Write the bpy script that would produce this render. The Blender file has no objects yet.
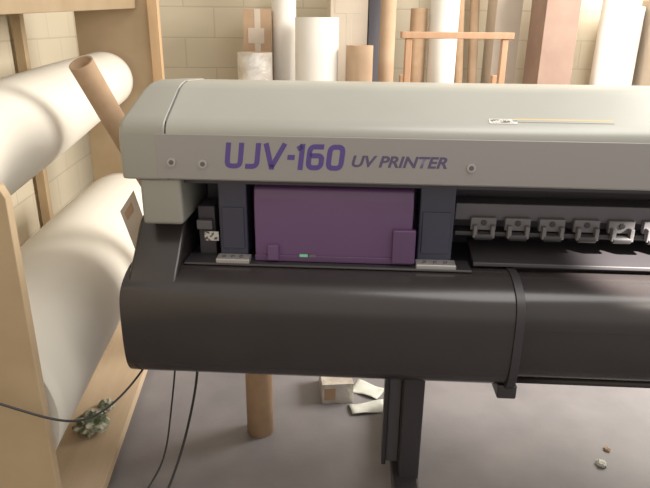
import bpy, bmesh, math, random
from mathutils import Vector, Matrix
random.seed(4)
D = bpy.data
SC = bpy.context.scene
col = SC.collection

# ---------------------------------------------------------------- materials
def mat(name, c, rough=0.6, metal=0.0, c2=None, scale=8.0, bump=0.0, bscale=60.0,
        emit=0.0, coat=0.0, stretch=(1,1,1), lo=0.35, hi=0.65):
    m = D.materials.new(name); m.use_nodes = True
    nt = m.node_tree; b = nt.nodes['Principled BSDF']
    b.inputs['Base Color'].default_value = (*c, 1)
    b.inputs['Roughness'].default_value = rough
    b.inputs['Metallic'].default_value = metal
    b.inputs['Coat Weight'].default_value = coat
    if emit:
        b.inputs['Emission Color'].default_value = (*c, 1)
        b.inputs['Emission Strength'].default_value = emit
    if c2 is not None or bump:
        tc = nt.nodes.new('ShaderNodeTexCoord')
        mp = nt.nodes.new('ShaderNodeMapping'); mp.inputs['Scale'].default_value = stretch
        nt.links.new(tc.outputs['Object'], mp.inputs['Vector'])
    if c2 is not None:
        n = nt.nodes.new('ShaderNodeTexNoise'); n.inputs['Scale'].default_value = scale
        n.inputs['Detail'].default_value = 6
        nt.links.new(mp.outputs[0], n.inputs['Vector'])
        r = nt.nodes.new('ShaderNodeValToRGB')
        r.color_ramp.elements[0].position = lo; r.color_ramp.elements[0].color = (*c, 1)
        r.color_ramp.elements[1].position = hi; r.color_ramp.elements[1].color = (*c2, 1)
        nt.links.new(n.outputs['Fac'], r.inputs['Fac'])
        nt.links.new(r.outputs['Color'], b.inputs['Base Color'])
    if bump:
        n2 = nt.nodes.new('ShaderNodeTexNoise'); n2.inputs['Scale'].default_value = bscale
        nt.links.new(mp.outputs[0], n2.inputs['Vector'])
        bp = nt.nodes.new('ShaderNodeBump'); bp.inputs['Strength'].default_value = bump
        bp.inputs['Distance'].default_value = 0.01
        nt.links.new(n2.outputs['Fac'], bp.inputs['Height'])
        nt.links.new(bp.outputs['Normal'], b.inputs['Normal'])
    return m

def block_mat(name, axis):
    m = D.materials.new(name); m.use_nodes = True
    nt = m.node_tree; b = nt.nodes['Principled BSDF']; b.inputs['Roughness'].default_value = 0.8
    tc = nt.nodes.new('ShaderNodeTexCoord'); sp = nt.nodes.new('ShaderNodeSeparateXYZ')
    cb = nt.nodes.new('ShaderNodeCombineXYZ')
    nt.links.new(tc.outputs['Object'], sp.inputs[0])
    nt.links.new(sp.outputs['Y' if axis == 'x' else 'X'], cb.inputs['X'])
    nt.links.new(sp.outputs['Z'], cb.inputs['Y'])
    br = nt.nodes.new('ShaderNodeTexBrick')
    br.inputs['Scale'].default_value = 1.0
    br.inputs['Brick Width'].default_value = 0.44; br.inputs['Row Height'].default_value = 0.215
    br.inputs['Mortar Size'].default_value = 0.007; br.inputs['Mortar Smooth'].default_value = 0.6
    br.inputs['Color1'].default_value = (0.60, 0.525, 0.385, 1)
    br.inputs['Color2'].default_value = (0.57, 0.50, 0.365, 1)
    br.inputs['Mortar'].default_value = (0.49, 0.425, 0.31, 1)
    nt.links.new(cb.outputs[0], br.inputs['Vector'])
    nt.links.new(br.outputs['Color'], b.inputs['Base Color'])
    bp = nt.nodes.new('ShaderNodeBump'); bp.inputs['Strength'].default_value = 0.25
    bp.inputs['Distance'].default_value = 0.008; bp.invert = True
    nt.links.new(br.outputs['Fac'], bp.inputs['Height'])
    nt.links.new(bp.outputs['Normal'], b.inputs['Normal'])
    return m

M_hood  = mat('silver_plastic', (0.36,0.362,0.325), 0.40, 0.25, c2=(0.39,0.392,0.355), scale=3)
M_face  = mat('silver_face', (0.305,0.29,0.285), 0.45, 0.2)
M_cap   = mat('cap_plastic', (0.30,0.297,0.262), 0.5, 0.1)
M_seam  = mat('seam_dark', (0.12,0.12,0.12), 0.6)
M_black = mat('black_satin', (0.025,0.021,0.022), 0.24, 0.0, c2=(0.029,0.024,0.025), scale=4)
M_black2= mat('black_matte', (0.026,0.023,0.027), 0.45)
M_inner = mat('interior_dark', (0.045,0.038,0.052), 0.6)
M_navy  = mat('navy_plastic', (0.032,0.033,0.062), 0.45)
M_purple= mat('carriage_purple', (0.105,0.048,0.135), 0.35, c2=(0.122,0.058,0.155), scale=2)
M_purpd = mat('carriage_purple_dark', (0.090,0.042,0.115), 0.4)
M_metal = mat('steel', (0.46,0.44,0.43), 0.4, 0.6)
M_roll  = mat('roller_grey', (0.145,0.138,0.15), 0.5, 0.2)
M_grey  = mat('grey_bracket', (0.11,0.105,0.12), 0.5, 0.3)
M_logo  = mat('logo_purple', (0.075,0.045,0.24), 0.5)
M_logo2 = mat('lettering_dark', (0.08,0.062,0.14), 0.5)
M_led   = mat('led_green', (0.15,0.5,0.28), 0.4, emit=0.2)
M_label = mat('label_white', (0.78,0.76,0.70), 0.6)
M_labely= mat('label_yellow', (0.62,0.42,0.16), 0.6)
M_ink   = mat('label_ink', (0.10,0.08,0.08), 0.6, c2=(0.6,0.58,0.55), scale=90, lo=0.45, hi=0.5)
M_wood  = mat('pine_wood', (0.45,0.27,0.13), 0.6, c2=(0.52,0.33,0.17), scale=3, stretch=(6,1,1), bump=0.1)
M_wood2 = mat('mdf_board', (0.41,0.29,0.165), 0.65, c2=(0.47,0.34,0.20), scale=5)
M_shelf = mat('shelf_board', (0.26,0.18,0.095), 0.65, c2=(0.31,0.22,0.125), scale=5)
M_woodo = mat('orange_wood', (0.42,0.22,0.115), 0.55, c2=(0.48,0.27,0.15), scale=4, stretch=(6,6,1))
M_ply   = mat('plywood', (0.50,0.365,0.235), 0.6, c2=(0.58,0.44,0.29), scale=3, stretch=(5,0.6,1))
M_vinyl = mat('white_vinyl', (0.75,0.70,0.60), 0.55, c2=(0.79,0.74,0.64), scale=2)
M_core  = mat('cardboard_core', (0.38,0.235,0.13), 0.8, c2=(0.43,0.275,0.16), scale=20)
M_card  = mat('cardboard', (0.36,0.23,0.135), 0.8, c2=(0.42,0.28,0.17), scale=6)
M_cardr = mat('cardboard_red', (0.25,0.155,0.115), 0.8, c2=(0.30,0.195,0.145), scale=6)
M_cardg = mat('cardboard_pale', (0.50,0.42,0.33), 0.8, c2=(0.55,0.46,0.37), scale=6)
M_foil  = mat('foil_wrap', (0.50,0.44,0.38), 0.35, 0.5, c2=(0.72,0.68,0.62), scale=14, bump=0.6, bscale=25)
M_wrap  = mat('white_wrap', (0.66,0.62,0.55), 0.5, c2=(0.73,0.69,0.62), scale=3)
M_dark  = mat('dark_stack', (0.14,0.14,0.17), 0.7)
M_floor = mat('concrete_floor', (0.145,0.134,0.143), 0.5, c2=(0.205,0.19,0.198), scale=3.0, bump=0.05)
M_cable = mat('cable_rubber', (0.02,0.02,0.022), 0.5)
M_paper = mat('paper', (0.62,0.62,0.56), 0.8, c2=(0.50,0.52,0.46), scale=15)
M_green = mat('scrap_green', (0.10,0.13,0.07), 0.8, c2=(0.55,0.53,0.42), scale=30, lo=0.45, hi=0.62)

# ---------------------------------------------------------------- helpers
class Grp:
    def __init__(s, name, off=(0,0,0), rot=0.0, world=None):
        s.off = Vector(off)
        e = D.objects.new(name, None); e.empty_display_size = 0.1
        Rm = Matrix.Rotation(rot, 4, 'Z')
        e.location = Rm @ s.off
        e.rotation_euler = (0, 0, rot)
        col.objects.link(e); s.e = e

def add(name, bm, m, g=None, bevel=0.0, smooth=False, seg=2, center=None):
    me = D.meshes.new(name)
    off = g.off if g else (center if center is not None else Vector((0,0,0)))
    bmesh.ops.recalc_face_normals(bm, faces=bm.faces)
    bmesh.ops.translate(bm, verts=bm.verts, vec=-Vector(off))
    bm.to_mesh(me); bm.free()
    o = D.objects.new(name, me); col.objects.link(o)
    if g: o.parent = g.e
    else: o.location = off
    ms = m if isinstance(m, (list, tuple)) else [m]
    for k in ms: me.materials.append(k)
    if smooth:
        for p in me.polygons: p.use_smooth = True
    if bevel:
        bv = o.modifiers.new('bevel', 'BEVEL'); bv.width = bevel; bv.segments = seg
        bv.limit_method = 'ANGLE'; bv.angle_limit = math.radians(40)
        wn = o.modifiers.new('wn', 'WEIGHTED_NORMAL')
        for p in me.polygons: p.use_smooth = True
    return o

def b_box(bm, x0,x1,y0,y1,z0,z1, mi=0):
    v = [bm.verts.new((x,y,z)) for x in (x0,x1) for y in (y0,y1) for z in (z0,z1)]
    for f in ((0,1,3,2),(4,6,7,5),(0,4,5,1),(2,3,7,6),(0,2,6,4),(1,5,7,3)):
        fa = bm.faces.new([v[i] for i in f]); fa.material_index = mi
    return v
def box(name, x0,x1,y0,y1,z0,z1, m, g=None, bevel=0.0):
    bm = bmesh.new(); b_box(bm,x0,x1,y0,y1,z0,z1)
    c = Vector(((x0+x1)/2,(y0+y1)/2,z0))
    return add(name, bm, m, g, bevel, center=c)

def b_cyl(bm, p0, p1, r0, r1=None, n=32, inner=0.0, mi=0, mi_end=None):
    if r1 is None: r1 = r0
    if mi_end is None: mi_end = mi
    p0 = Vector(p0); p1 = Vector(p1); d = (p1-p0).normalized()
    a = d.orthogonal().normalized(); b = d.cross(a)
    def ring(p, r): return [bm.verts.new(p + (a*math.cos(2*math.pi*i/n) + b*math.sin(2*math.pi*i/n))*r) for i in range(n)]
    A = ring(p0,r0); B = ring(p1,r1)
    def band(X,Y,k,sm=True):
        for i in range(n):
            f = bm.faces.new((X[i],X[(i+1)%n],Y[(i+1)%n],Y[i])); f.material_index = k; f.smooth = sm
    band(A,B,mi)
    if inner:
        A2 = ring(p0,inner); B2 = ring(p1,inner)
        band(B2,A2,mi_end); band(A,A2,mi_end,False); band(B,B2,mi_end,False)
    else:
        for X in (A,B):
            f = bm.faces.new(X); f.material_index = mi_end
def cyl(name, p0, p1, r, m, g=None, inner=0.0, n=32, r1=None):
    bm = bmesh.new(); b_cyl(bm,p0,p1,r,r1,n,inner, 0, 1 if isinstance(m,(list,tuple)) else 0)
    return add(name, bm, m, g, center=Vector(p0))

def prism(name, prof, x0, x1, m, g=None, bevel=0.0, axis='x', smooth=False, seg=3):
    bm = bmesh.new()
    if axis == 'x': P = lambda t,p: (t,p[0],p[1])
    else: P = lambda t,p: (p[0],t,p[1])
    A = [bm.verts.new(P(x0,p)) for p in prof]; B = [bm.verts.new(P(x1,p)) for p in prof]
    n = len(prof)
    for i in range(n): bm.faces.new((A[i],A[(i+1)%n],B[(i+1)%n],B[i]))
    bm.faces.new(A); bm.faces.new(B)
    return add(name, bm, m, g, bevel, smooth, seg, center=Vector(P((x0+x1)/2, prof[0])))

def smoothprof(pts, k=3):
    """Chaikin corner cutting on an open polyline"""
    for _ in range(k):
        q = [pts[0]]
        for a,b in zip(pts, pts[1:]):
            q.append((a[0]*.75+b[0]*.25, a[1]*.75+b[1]*.25)); q.append((a[0]*.25+b[0]*.75, a[1]*.25+b[1]*.75))
        q.append(pts[-1]); pts = q
    return pts

def cable(name, pts, r, m, g=None):
    cu = D.curves.new(name, 'CURVE'); cu.dimensions = '3D'; cu.bevel_depth = r; cu.bevel_resolution = 3
    s = cu.splines.new('NURBS'); s.points.add(len(pts)-1)
    off = g.off if g else Vector((0,0,0))
    for i,p in enumerate(pts): s.points[i].co = (*(Vector(p)-off),1)
    s.use_endpoint_u = True; s.order_u = 4; s.resolution_u = 8
    cu.materials.append(m)
    o = D.objects.new(name, cu); col.objects.link(o)
    if g: o.parent = g.e
    return o

# ================================================================ ROOM
box('floor', -1.4, 6.0, -2.5, 4.8, -0.05, 0.0, M_floor)
box('wall_left', -1.5, -1.4, -2.5, 4.8, 0.0, 3.2, block_mat('block_left','x'))
box('wall_back', -1.5, 6.0, 4.8, 4.9, 0.0, 3.2, block_mat('block_back','y'))

# ================================================================ PRINTER
ROT = math.radians(-8.4)
P = Grp('wide_format_printer', (0.78,1.95,0.0), ROT)
XR = 2.25
hood = [(1.702,1.168),(1.700,1.175)] + [(1.700,1.300),(1.704,1.318),(1.716,1.334)] + [(1.74,1.347),(1.88,1.413),(1.92,1.424),(1.97,1.428),(2.20,1.415),(2.30,1.38),(2.34,1.32),(2.34,1.168)]
prism('hood', hood, -0.553, XR-0.14, M_hood, P, bevel=0.004)
# front face panel (slightly darker strip set into the hood front)
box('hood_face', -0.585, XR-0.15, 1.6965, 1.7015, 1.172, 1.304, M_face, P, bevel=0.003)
# end caps with chamfered outer edge
def cap(name, xo, xi, sgn):
    bm = bmesh.new()
    prof = hood
    secs = [(xi,0.0),(xo+sgn*0.02,0.0),(xo+sgn*0.006,0.006),(xo,0.018)]
    rings = []
    cy, cz = 2.0, 1.30
    for x,ins in secs:
        r = []
        for (y,z) in prof:
            yy = y + (ins if y < cy else -ins); zz = z - (ins if z > 1.25 else 0)
            xx = x + sgn*max(0,(y-1.70))*0.13*(1 if x != xi else 0)
            r.append(bm.verts.new((xx,yy-0.003 if y<1.75 else yy,zz+0.003 if z > 1.3 else zz)))
        rings.append(r)
    n = len(prof)
    for A,B in zip(rings, rings[1:]):
        for i in range(n): bm.faces.new((A[i],A[(i+1)%n],B[(i+1)%n],B[i]))
    bm.faces.new(rings[0]); bm.faces.new(rings[-1])
    return add(name, bm, M_cap, P, bevel=0.003)
cap('end_cap_a', -0.695, -0.556, 1)
cap('end_cap_b', XR, XR-0.137, -1)
box('cap_drop_a', -0.645, -0.52, 1.705, 2.30, 1.025, 1.17, M_cap, P, bevel=0.012)
box('cap_drop_b', XR-0.17, XR-0.045, 1.705, 2.30, 1.025, 1.17, M_cap, P, bevel=0.012)
# chassis body behind the opening
box('chassis_back', -0.64, XR-0.05, 2.02, 2.32, 0.62, 1.168, M_inner, P, bevel=0.006)
box('opening_ceiling', -0.52, XR-0.18, 1.74, 2.02, 1.150, 1.166, M_inner, P)
box('rail_beam', -0.50, XR-0.2, 1.93, 2.015, 1.03, 1.12, M_inner, P, bevel=0.005)
box('under_chassis', -0.62, XR-0.07, 1.70, 2.30, 0.60, 0.86, M_black2, P, bevel=0.01)
for i,(x,z) in enumerate([(-0.539,1.222),(-0.447,1.219),(0.325,1.224),(1.4,1.222)]):
    bm = bmesh.new()
    b_cyl(bm,(x,1.6965,z),(x,1.692,z),0.0125,n=24,mi=0)
    b_cyl(bm,(x,1.692,z),(x,1.690,z),0.007,n=16,mi=1)
    add('face_screw_%d'%i, bm, [M_metal,M_grey], P)
prism('hood_seam', [(a,b+0.0015) for a,b in [(1.716,1.334),(1.74,1.347),(1.88,1.413),(1.97,1.428),(1.97,1.42),(1.88,1.405),(1.74,1.339)]], -0.5555,-0.5525, M_seam, P)
def slope_z(y): return 1.347 + (y-1.74)*(1.413-1.347)/0.14
def slope_quad(name,x0,x1,y0,y1,m,h=0.0012):
    prism(name,[(y0,slope_z(y0)+0.0002),(y0,slope_z(y0)+h),(y1,slope_z(y1)+h),(y1,slope_z(y1)+0.0002)],x0,x1,m,P)
slope_quad('top_label',0.375,0.72,1.742,1.752,M_hood)
slope_quad('top_label_edge',0.45,0.72,1.752,1.757,M_labely)
slope_quad('top_label_white',0.372,0.45,1.734,1.754,M_label)
slope_quad('top_label_print',0.38,0.44,1.737,1.751,M_ink,0.0018)

# ---- lettering (stroke glyphs, a flat decal on the face)
def strokes(name, glyphs, x, z, h, sw, m, y=1.6960, shear=0.12, adv=0.15):
    bm = bmesh.new()
    def W(px,pz): return (x + (px + shear*pz)*h, y, z + pz*h)
    cx = 0.0
    for w, lines in glyphs:
        for ln in lines:
            pts = [Vector((cx+a,b)) for a,b in (smoothprof(ln,2) if len(ln)>3 else ln)]
            L=[];R=[]
            for i,p in enumerate(pts):
                d0 = (pts[i]-pts[i-1]).normalized() if i>0 else None
                d1 = (pts[i+1]-pts[i]).normalized() if i<len(pts)-1 else None
                if d0 is None: nn = Vector((-d1.y,d1.x)); k=1
                elif d1 is None: nn = Vector((-d0.y,d0.x)); k=1
                else:
                    n0=Vector((-d0.y,d0.x)); n1=Vector((-d1.y,d1.x)); nn=(n0+n1).normalized(); k=1/max(0.4,nn.dot(n0))
                L.append(p+nn*sw/2*k); R.append(p-nn*sw/2*k)
            vl=[bm.verts.new(W(*p)) for p in L]; vr=[bm.verts.new(W(*p)) for p in R]
            for i in range(len(pts)-1): bm.faces.new((vl[i],vl[i+1],vr[i+1],vr[i]))
        cx += w + adv
    return add(name,bm,m,P), cx
c=.10
gU=(.70,[[(.1,1),(.1,.45),(.1,.1+c),(.1+c,.1),(.60-c,.1),(.60,.1+c),(.60,.45),(.60,1)]])
gJ=(.54,[[(.0,.1),(.14,.1),(.44-c,.1) ,(.44,.1+c),(.44,.45),(.44,1)]])
gV=(.82,[[(.08,1),(.37,.08)],[(.37,.08),(.80,1)],[(.28,.09),(.47,.09)]])
gD=(.30,[[(.02,.48),(.30,.48)]])
g1=(.24,[[(-.03,.80),(.15,.9)],[(.15,1),(.15,0)]])
g6=(.66,[[(.62,.9),(.4,.9),(.1+c,.9),(.1,.9-c),(.1,.5),(.1,.1+c),(.1+c,.1),(.34,.1),(.58-c,.1),(.58,.1+c),(.58,.33),(.58,.56-c*.7),(.58-c,.56),(.34,.56),(.12,.56)]])
g0=(.66,[[(.34,.9),(.1+c,.9),(.1,.9-c),(.1,.5),(.1,.1+c),(.1+c,.1),(.34,.1),(.58-c,.1),(.58,.1+c),(.58,.5),(.58,.9-c),(.58-c,.9),(.34,.9)]])
strokes('model_lettering',[gU,gJ,gV,gD,g1,g6,g0], -0.385, 1.207, 0.076, 0.195, M_logo, adv=.10)
cu = D.curves.new('t','FONT'); cu.body='UV PRINTER'; cu.shear=0.25; cu.size=0.05; cu.offset=0.0016
to = D.objects.new('t',cu); col.objects.link(to)
bpy.context.view_layer.update()
me = D.meshes.new_from_object(to.evaluated_get(bpy.context.evaluated_depsgraph_get()))
D.objects.remove(to)
xs=[v.co.x for v in me.vertices]; ys=[v.co.y for v in me.vertices]
kx=0.272/(max(xs)-min(xs)); ky=0.034/(max(ys)-min(ys))
for v in me.vertices:
    X=(v.co.x-min(xs))*kx; Z=(v.co.y-min(ys))*ky
    v.co = Vector((-0.015+X,1.6960,1.219+Z))-P.off
me.materials.clear(); me.materials.append(M_logo2)
o=D.objects.new('caption_lettering',me); col.objects.link(o); o.parent=P.e

# ---- black front platen cover (left, larger)
platen = smoothprof([(1.80,0.885),(1.735,0.897),(1.67,0.885),(1.605,0.85),(1.588,0.79),(1.588,0.645),(1.605,0.580),(1.655,0.545)],3)+[(1.80,0.545)]
prism('front_platen_cover', platen, -0.70, 0.475, M_black, P, bevel=0.012, seg=4)
plr = [(a+0.035 if a<1.79 else a, b-0.012 if b>0.75 else b+0.006) for a,b in platen]
prism('front_platen_right', plr, 0.50, XR-0.03, M_black, P, bevel=0.004)
prism('platen_flange', [(a-0.006 if a<1.79 else a,b+0.004 if b>.75 else b-0.014) for a,b in platen], 0.475, 0.50, M_black2, P, bevel=0.006)
box('flange_foot', 0.455, 0.515, 1.62, 1.72, 0.512, 0.56, M_black2, P, bevel=0.006)
prism('tray_plate', [(1.71,0.896),(1.80,0.890),(1.80,0.902),(1.713,0.903)], -0.53, 0.36, M_black2, P, bevel=0.003)
box('media_table', -0.66, XR-0.05, 1.80, 2.05, 0.84, 0.885, M_black2, P)
prism('side_shoulder', [(1.625,0.855),(1.66,0.895),(1.70,0.93),(1.77,1.00),(1.80,1.022),(1.84,1.03),(2.05,1.03),(2.05,0.86),(1.70,0.84)], -0.685,-0.535, M_black, P, bevel=0.012)
box('side_bracket', -0.50,-0.445,1.80,1.90,0.885,1.06, M_inner, P, bevel=0.004)
box('side_slot', -0.50,-0.45,1.775,1.80,0.99,1.02, M_grey, P, bevel=0.003)
box('id_label', -0.475,-0.43,1.772,1.775,0.955,0.985, M_ink, P)
for i,(a,b) in enumerate([(-0.425,-0.335),(0.195,0.302)]):
    box('guide_pillar_%d'%i, a,b,1.765,1.86,0.905,1.15, M_navy, P, bevel=0.006)
    box('pillar_inset_%d'%i, a+0.01,b-0.01,1.760,1.766,0.935,1.07, M_navy, P, bevel=0.003)
    box('pillar_clamp_%d'%i, a-0.005,b+0.01,1.715,1.765,0.900,0.916, M_metal, P, bevel=0.003)
    for k in (0.2,0.5,0.8):
        cyl('clamp_stud_%d'%i,(a+(b-a)*k,1.735,0.915),(a+(b-a)*k,1.735,0.921),0.006,M_grey,P,n=12)
# carriage
carr=[(1.745,0.908),(1.742,1.10),(1.755,1.135),(1.79,1.148),(1.93,1.148),(1.93,0.908)]
prism('print_carriage', carr, -0.310,0.175, M_purple, P, bevel=0.006)
box('carriage_side_block', 0.115,0.185,1.725,1.745,0.912,1.02, M_purpd, P, bevel=0.004)
box('carriage_tab', -0.27,-0.235,1.728,1.745,0.910,0.960, M_purple, P, bevel=0.003)
box('carriage_base', -0.31,0.18,1.738,1.75,0.905,0.925, M_purpd, P, bevel=0.002)
box('status_led', -0.17,-0.145,1.7365,1.742,0.922,0.929, M_led, P)
box('carriage_plate', -0.14,-0.12,1.7365,1.742,0.922,0.929, M_roll, P)
# pinch roller assembly to the right
box('pinch_rail', 0.312,XR-0.2,1.82,1.90,1.03,1.085, M_grey, P, bevel=0.004)
box('pinch_rail_lower', 0.312,XR-0.2,1.80,1.86,0.985,1.0, M_black2, P, bevel=0.003)
x=0.36; k=0
while x < XR-0.3:
    bm=bmesh.new()
    b_box(bm,x,x+0.078,1.80,1.818,1.005,1.045,0)
    b_box(bm,x+0.006,x+0.018,1.78,1.80,0.985,1.025,0)
    b_box(bm,x+0.060,x+0.072,1.78,1.80,0.985,1.025,0)
    b_cyl(bm,(x+0.012,1.79,0.988),(x+0.066,1.79,0.988),0.012,n=20,mi=1)
    b_cyl(bm,(x+0.039,1.80,1.03),(x+0.039,1.795,1.03),0.009,n=16,mi=1)
    add('pinch_roller_%d'%k,bm,[M_roll,M_black2],P,bevel=0.002)
    x+=0.105; k+=1
prism('pinch_tray', [(1.755,0.90),(1.80,0.905),(1.90,0.93),(1.90,0.945),(1.80,0.925),(1.757,0.912)], 0.37,XR-0.25, M_black2, P, bevel=0.003)
# stand
for i,x in enumerate([0.125,1.46]):
    box('stand_post_%d'%i, x+0.055,x+0.125,1.74,1.83,0.075,0.60, M_black2, P, bevel=0.006)
    box('stand_panel_%d'%i, x+0.01,x+0.055,1.82,1.86,0.09,0.60, M_grey, P, bevel=0.004)
    box('stand_rib_%d'%i, x-0.005,x+0.01,1.80,1.86,0.09,0.60, M_black2, P, bevel=0.003)
    box('stand_foot_%d'%i, x+0.03,x+0.125,1.50,2.30,0.055,0.09, M_black2, P, bevel=0.01)
    for j,y in enumerate((1.56,2.24)):
        bm=bmesh.new(); b_cyl(bm,(x+0.055,y,0.028),(x+0.10,y,0.028),0.028,n=24)
        b_box(bm,x+0.045,x+0.11,y-0.02,y+0.02,0.028,0.06)
        add('caster_%d_%d'%(i,j),bm,M_black2,P)
cyl('guide_bar',(0.53,1.70,0.535),(XR-0.1,1.70,0.535),0.012,M_black2,P,n=16)
cable('power_lead_a',[(-0.63,1.9,0.62),(-0.64,1.9,0.45),(-0.68,1.88,0.2),(-0.70,1.84,0.01),(-0.73,1.7,0.008),(-0.76,1.45,0.008)],0.0035,M_cable,P)
cable('power_lead_b',[(-0.56,1.9,0.62),(-0.55,1.9,0.45),(-0.60,1.88,0.2),(-0.65,1.82,0.01),(-0.65,1.6,0.008),(-0.67,1.4,0.008)],0.005,M_cable,P)
prism('card_tag', [(-0.752,1.035),(-0.702,1.105),(-0.665,0.96),(-0.71,0.885)], 1.80,1.804, M_cardg, P, axis='y')
prism('card_tag_print', [(-0.738,1.03),(-0.712,1.068),(-0.706,1.04),(-0.730,1.005)], 1.7985,1.80, M_card, P, axis='y')

# ================================================================ RACK
R = Grp('wooden_media_rack', (-1.0,2.5,0))
def panel(name,x0,x1,y0,y1,z1,m):
    prof=[(x0,0),(x1,0),(x1,z1-0.04),(x1-0.012,z1-0.012),(x1-0.04,z1),(x0,z1)]
    prism(name,prof,y0,y1,m,R,bevel=0.003,axis='y')
panel('end_panel_a',-1.30,-0.628,1.44,1.475,1.245,M_wood2)
panel('end_panel_b',-1.06,-0.65,3.66,3.69,2.15,M_wood2)
box('post_a',-0.655,-0.60,3.62,3.69,0.0,2.2,M_wood,R,0.003)
prism('top_shelf',[(1.55,1.61),(3.66,1.68),(3.66,1.735),(1.55,1.65)],-1.38,-0.72,M_shelf,R,0.003)
box('shelf_strut',-1.38,-1.33,3.60,3.66,0,1.68,M_wood2,R,0.003)
box('base_board',-1.30,-0.60,1.475,3.66,0.05,0.09,M_ply,R,0.003)
box('base_kick',-1.28,-0.64,1.475,3.66,0.0,0.05,M_wood2,R)
cyl('axle_a',(-0.93,1.30,1.21),(-0.93,3.66,1.29),0.02,M_grey,R,n=20)
cyl('axle_b',(-0.86,1.475,0.545),(-0.86,3.66,0.545),0.02,M_grey,R,n=20)
bm=bmesh.new(); b_cyl(bm,(-0.68,1.443,1.13),(-0.68,1.4395,1.13),0.011,n=16)
add('panel_hole',bm,M_dark,R)

def vroll(name,cx,cz0,cz1,ra,rb,y0,y1):
    """ra/rb = (rx,rz) at near / far end"""
    bm=bmesh.new(); n=56; N=30; rings=[]
    for j in range(N+1):
        t=j/N; y=y0+(y1-y0)*t; r=[]
        rx=ra[0]+(rb[0]-ra[0])*t; rz=ra[1]+(rb[1]-ra[1])*t; cz=cz0+(cz1-cz0)*t
        for i in range(n):
            a=2*math.pi*i/n
            w=1+0.010*math.sin(5*t+2*a)+0.006*math.sin(11*t-3*a)
            r.append(bm.verts.new((cx+math.cos(a)*rx*w,y,cz+math.sin(a)*rz*w)))
        rings.append(r)
    for A,B in zip(rings,rings[1:]):
        for i in range(n):
            f=bm.faces.new((A[i],A[(i+1)%n],B[(i+1)%n],B[i])); f.smooth=True
    cores=[]
    for rr,y,cz in ((rings[0],y0,cz0),(rings[-1],y1,cz1)):
        c=[bm.verts.new((cx+math.cos(2*math.pi*i/n)*0.045,y,cz+math.sin(2*math.pi*i/n)*0.045)) for i in range(n)]
        c2=[bm.verts.new((cx+math.cos(2*math.pi*i/n)*0.038,y,cz+math.sin(2*math.pi*i/n)*0.038)) for i in range(n)]
        for i in range(n):
            bm.faces.new((rr[i],rr[(i+1)%n],c[(i+1)%n],c[i]))
            f=bm.faces.new((c[i],c[(i+1)%n],c2[(i+1)%n],c2[i])); f.material_index=1
        cores.append(c2)
    for i in range(n):
        f=bm.faces.new((cores[0][i],cores[0][(i+1)%n],cores[1][(i+1)%n],cores[1][i])); f.material_index=1
    return add(name,bm,[M_vinyl,M_core],None,center=Vector((cx,y0,cz0)))
vroll('vinyl_roll',-0.93,1.205,1.30,(0.19,0.185),(0.165,0.15),1.50,3.62)
vroll('vinyl_roll.001',-0.86,0.545,0.545,(0.245,0.265),(0.245,0.25),1.50,3.45)

cyl('cardboard_tube',(-0.19,2.93,0.02),(-0.625,2.165,1.475),0.042,M_core,inner=0.036)
cyl('cardboard_tube.001',tuple(Matrix.Rotation(ROT,3,'Z')@Vector((-0.372,2.085,0.0))),tuple(Matrix.Rotation(ROT,3,'Z')@Vector((-0.372,2.085,0.58))),0.055,M_core,inner=0.048)

# ================================================================ BACK STOCK
def stand_roll(name,x,y,r,h,m,core=True,lean=(0,0)):
    bm=bmesh.new()
    p0=Vector((x,y,0.0)); p1=Vector((x+lean[0],y+lean[1],h))
    b_cyl(bm,p0,p1,r,n=36,inner=r*0.45,mi=0,mi_end=1)
    add(name,bm,[m,M_core],None,center=p0)
stand_roll('foil_wrapped_roll',-0.085,4.20,0.115,1.43,M_foil)
def carton(name,x0,x1,y0,y1,h,m,tape=True):
    bm=bmesh.new(); b_box(bm,x0,x1,y0,y1,0,h,0)
    xm=(x0+x1)/2
    if tape:
        b_box(bm,xm-0.02,xm+0.02,y0-0.001,y1+0.001,0.0,h+0.001,1)
        b_box(bm,x0+0.03,x1-0.05,y0-0.002,y0,h-0.22,h-0.12,1)
    add(name,bm,[m,M_cardg],None,0.004,center=Vector((xm,(y0+y1)/2,0)))
carton('cardboard_carton',-0.16,0.03,4.36,4.56,1.70,M_card)
stand_roll('vinyl_roll.002',0.33,4.22,0.145,1.65,M_wrap)
stand_roll('vinyl_roll.003',0.12,4.50,0.085,2.0,M_wrap)
stand_roll('cardboard_tube.002',0.61,4.15,0.09,1.48,M_card)
carton('cardboard_carton.001',0.44,0.70,4.42,4.66,1.9,M_cardg)
carton('dark_backing_board',0.72,0.86,4.50,4.56,2.0,M_dark,False)
stand_roll('cardboard_tube.003',0.82,4.30,0.055,1.95,M_card,lean=(0.02,0.1))
stand_roll('cardboard_tube.004',1.07,4.45,0.06,1.72,M_core)
stand_roll('vinyl_roll.004',1.24,4.40,0.10,2.0,M_wrap)
stand_roll('cardboard_tube.005',1.44,4.40,0.035,2.1,M_core,lean=(-0.05,0.22))
stand_roll('cardboard_tube.006',1.54,4.40,0.035,2.0,M_card,lean=(-0.02,0.25))
carton('cardboard_carton.002',1.63,1.82,4.45,4.65,1.95,M_cardg,False)
carton('cardboard_carton.003',1.86,2.10,4.15,4.40,1.95,M_cardr,False)
carton('dark_backing_board.001',2.12,2.24,4.50,4.60,2.1,M_cardr,False)
stand_roll('vinyl_roll.005',2.42,4.35,0.075,1.9,M_wrap,lean=(0.1,0.15))
stand_roll('vinyl_roll.006',2.62,4.45,0.09,1.75,M_wrap,lean=(0.08,0.1))
carton('cardboard_carton.004',2.8,3.2,4.3,4.6,1.8,M_cardg)
T=Grp('wooden_trestle',(1.26,3.9,0))
box('leg_1',0.86,0.90,3.88,3.92,0,1.53,M_woodo,T,0.004)
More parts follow.
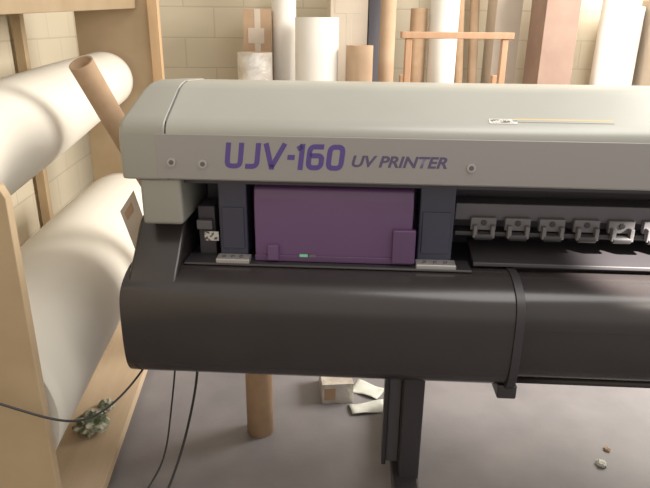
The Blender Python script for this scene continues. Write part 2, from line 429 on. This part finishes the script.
box('leg_2',1.48,1.52,3.88,3.92,0,1.53,M_woodo,T,0.004)
box('leg_3',0.86,0.90,4.00,4.04,0,1.30,M_woodo,T,0.004)
box('leg_4',1.48,1.52,4.00,4.04,0,1.30,M_woodo,T,0.004)
box('top_rail',0.83,1.55,3.87,3.93,1.53,1.57,M_woodo,T,0.004)
box('side_rail_1',0.865,0.895,3.92,4.00,1.20,1.23,M_woodo,T,0.004)
box('side_rail_2',1.485,1.515,3.92,4.00,1.20,1.23,M_woodo,T,0.004)
box('low_rail',0.90,1.48,3.885,3.915,0.40,0.44,M_woodo,T,0.004)

# ================================================================ FLOOR ITEMS
def sheet(name,x,y,w,h,rot,m,z=0.002,amp=0.012,n=8):
    bm=bmesh.new(); vs=[]
    for i in range(n+1):
        for j in range(n+1):
            u=(i/n-.5)*w; v=(j/n-.5)*h
            vs.append(bm.verts.new((u*math.cos(rot)-v*math.sin(rot),u*math.sin(rot)+v*math.cos(rot),z+amp*(0.5+0.5*math.sin(5*i/n+3*j/n+rot*3)))))
    for i in range(n):
        for j in range(n):
            f=bm.faces.new((vs[i*(n+1)+j],vs[(i+1)*(n+1)+j],vs[(i+1)*(n+1)+j+1],vs[i*(n+1)+j+1])); f.smooth=True
    o=add(name,bm,m,None); o.location=(x,y,0)
    sl=o.modifiers.new('s','SOLIDIFY'); sl.thickness=0.001
    return o
sheet('paper_scrap',0.43,2.37,0.14,0.10,-0.6,M_paper,amp=0.012)
sheet('paper_scrap.001',0.41,2.23,0.16,0.08,0.1,M_paper,amp=0.012)
bm=bmesh.new(); b_box(bm,0.21,0.35,2.28,2.47,0,0.10,0); b_box(bm,0.22,0.27,2.278,2.28,0.02,0.08,1)
add('wrapped_package',bm,[M_foil,M_card],None,0.008,center=Vector((0.28,2.37,0)))
def crumple(name,x,y,z,s,m,seed):
    random.seed(seed); bm=bmesh.new(); bmesh.ops.create_icosphere(bm,subdivisions=3,radius=1)
    for v in bm.verts:
        k=1+random.uniform(-.32,.25); v.co=Vector((v.co.x*s*k,v.co.y*s*1.2*k,max(-0.45*s,v.co.z*s*0.55*k)))
    mn=min(v.co.z for v in bm.verts)
    for v in bm.verts: v.co.z-=mn
    o=add(name,bm,m); o.location=(x,y,z); return o
crumple('crumpled_backing_paper',-0.725,2.06,0.0905,0.060,M_green,2)
crumple('crumpled_backing_paper.001',-0.70,2.19,0.0905,0.032,M_green,5)
crumple('floor_litter',1.26,1.80,0.0,0.018,M_paper,8)
crumple('floor_litter.001',1.33,1.88,0.0,0.012,M_card,9)
cable('extension_cable',[(-0.80,1.40,0.70),(-0.70,1.40,0.66),(-0.58,1.42,0.57),(-0.50,1.55,0.50),(-0.42,1.80,0.52),(-0.36,1.93,0.62)],0.0035,M_cable)

# ================================================================ LIGHT
w=D.worlds.new('World'); SC.world=w; w.use_nodes=True
bg=w.node_tree.nodes['Background']; bg.inputs['Color'].default_value=(1.0,0.92,0.82,1); bg.inputs['Strength'].default_value=0.70
def area(name,loc,tgt,sx,sy,e,c):
    l=D.lights.new(name,'AREA'); l.shape='RECTANGLE'; l.size=sx; l.size_y=sy; l.energy=e; l.color=c
    o=D.objects.new(name,l); col.objects.link(o); o.location=loc
    o.rotation_euler=(Vector(tgt)-Vector(loc)).to_track_quat('-Z','Y').to_euler()
area('window_light',(3.3,2.9,2.5),(1.5,3.0,1.2),2.0,1.5,270,(1.0,0.93,0.83))
area('skylight',(1.6,1.2,3.6),(0.9,2.2,0.8),2.5,1.5,50,(1.0,0.97,0.92))
l=D.lights.new('sun_shaft','SPOT'); l.energy=5500; l.spot_size=math.radians(6.5); l.spot_blend=0.8; l.shadow_soft_size=0.04; l.color=(1,0.92,0.80)
o=D.objects.new('sun_shaft',l); col.objects.link(o); o.location=(2.9,0.2,2.5)
o.rotation_euler=(Vector((1.17,1.60,0.92))-o.location).to_track_quat('-Z','Y').to_euler()
SC.view_settings.view_transform='Standard'
SC.view_settings.look='None'
SC.view_settings.gamma=1.15

# ================================================================ CAMERA
cd=D.cameras.new('camera'); co=D.objects.new('camera',cd); col.objects.link(co)
cd.sensor_width=36; cd.lens=36*600/650; cd.clip_start=0.05
Mx=Matrix.Rotation(math.radians(-5.4),4,'Z')@Matrix.Rotation(math.radians(70),4,'X')@Matrix.Rotation(math.radians(0.6),4,'Z')
co.matrix_world=Matrix.Translation((0,0,1.6))@Mx
SC.camera=co
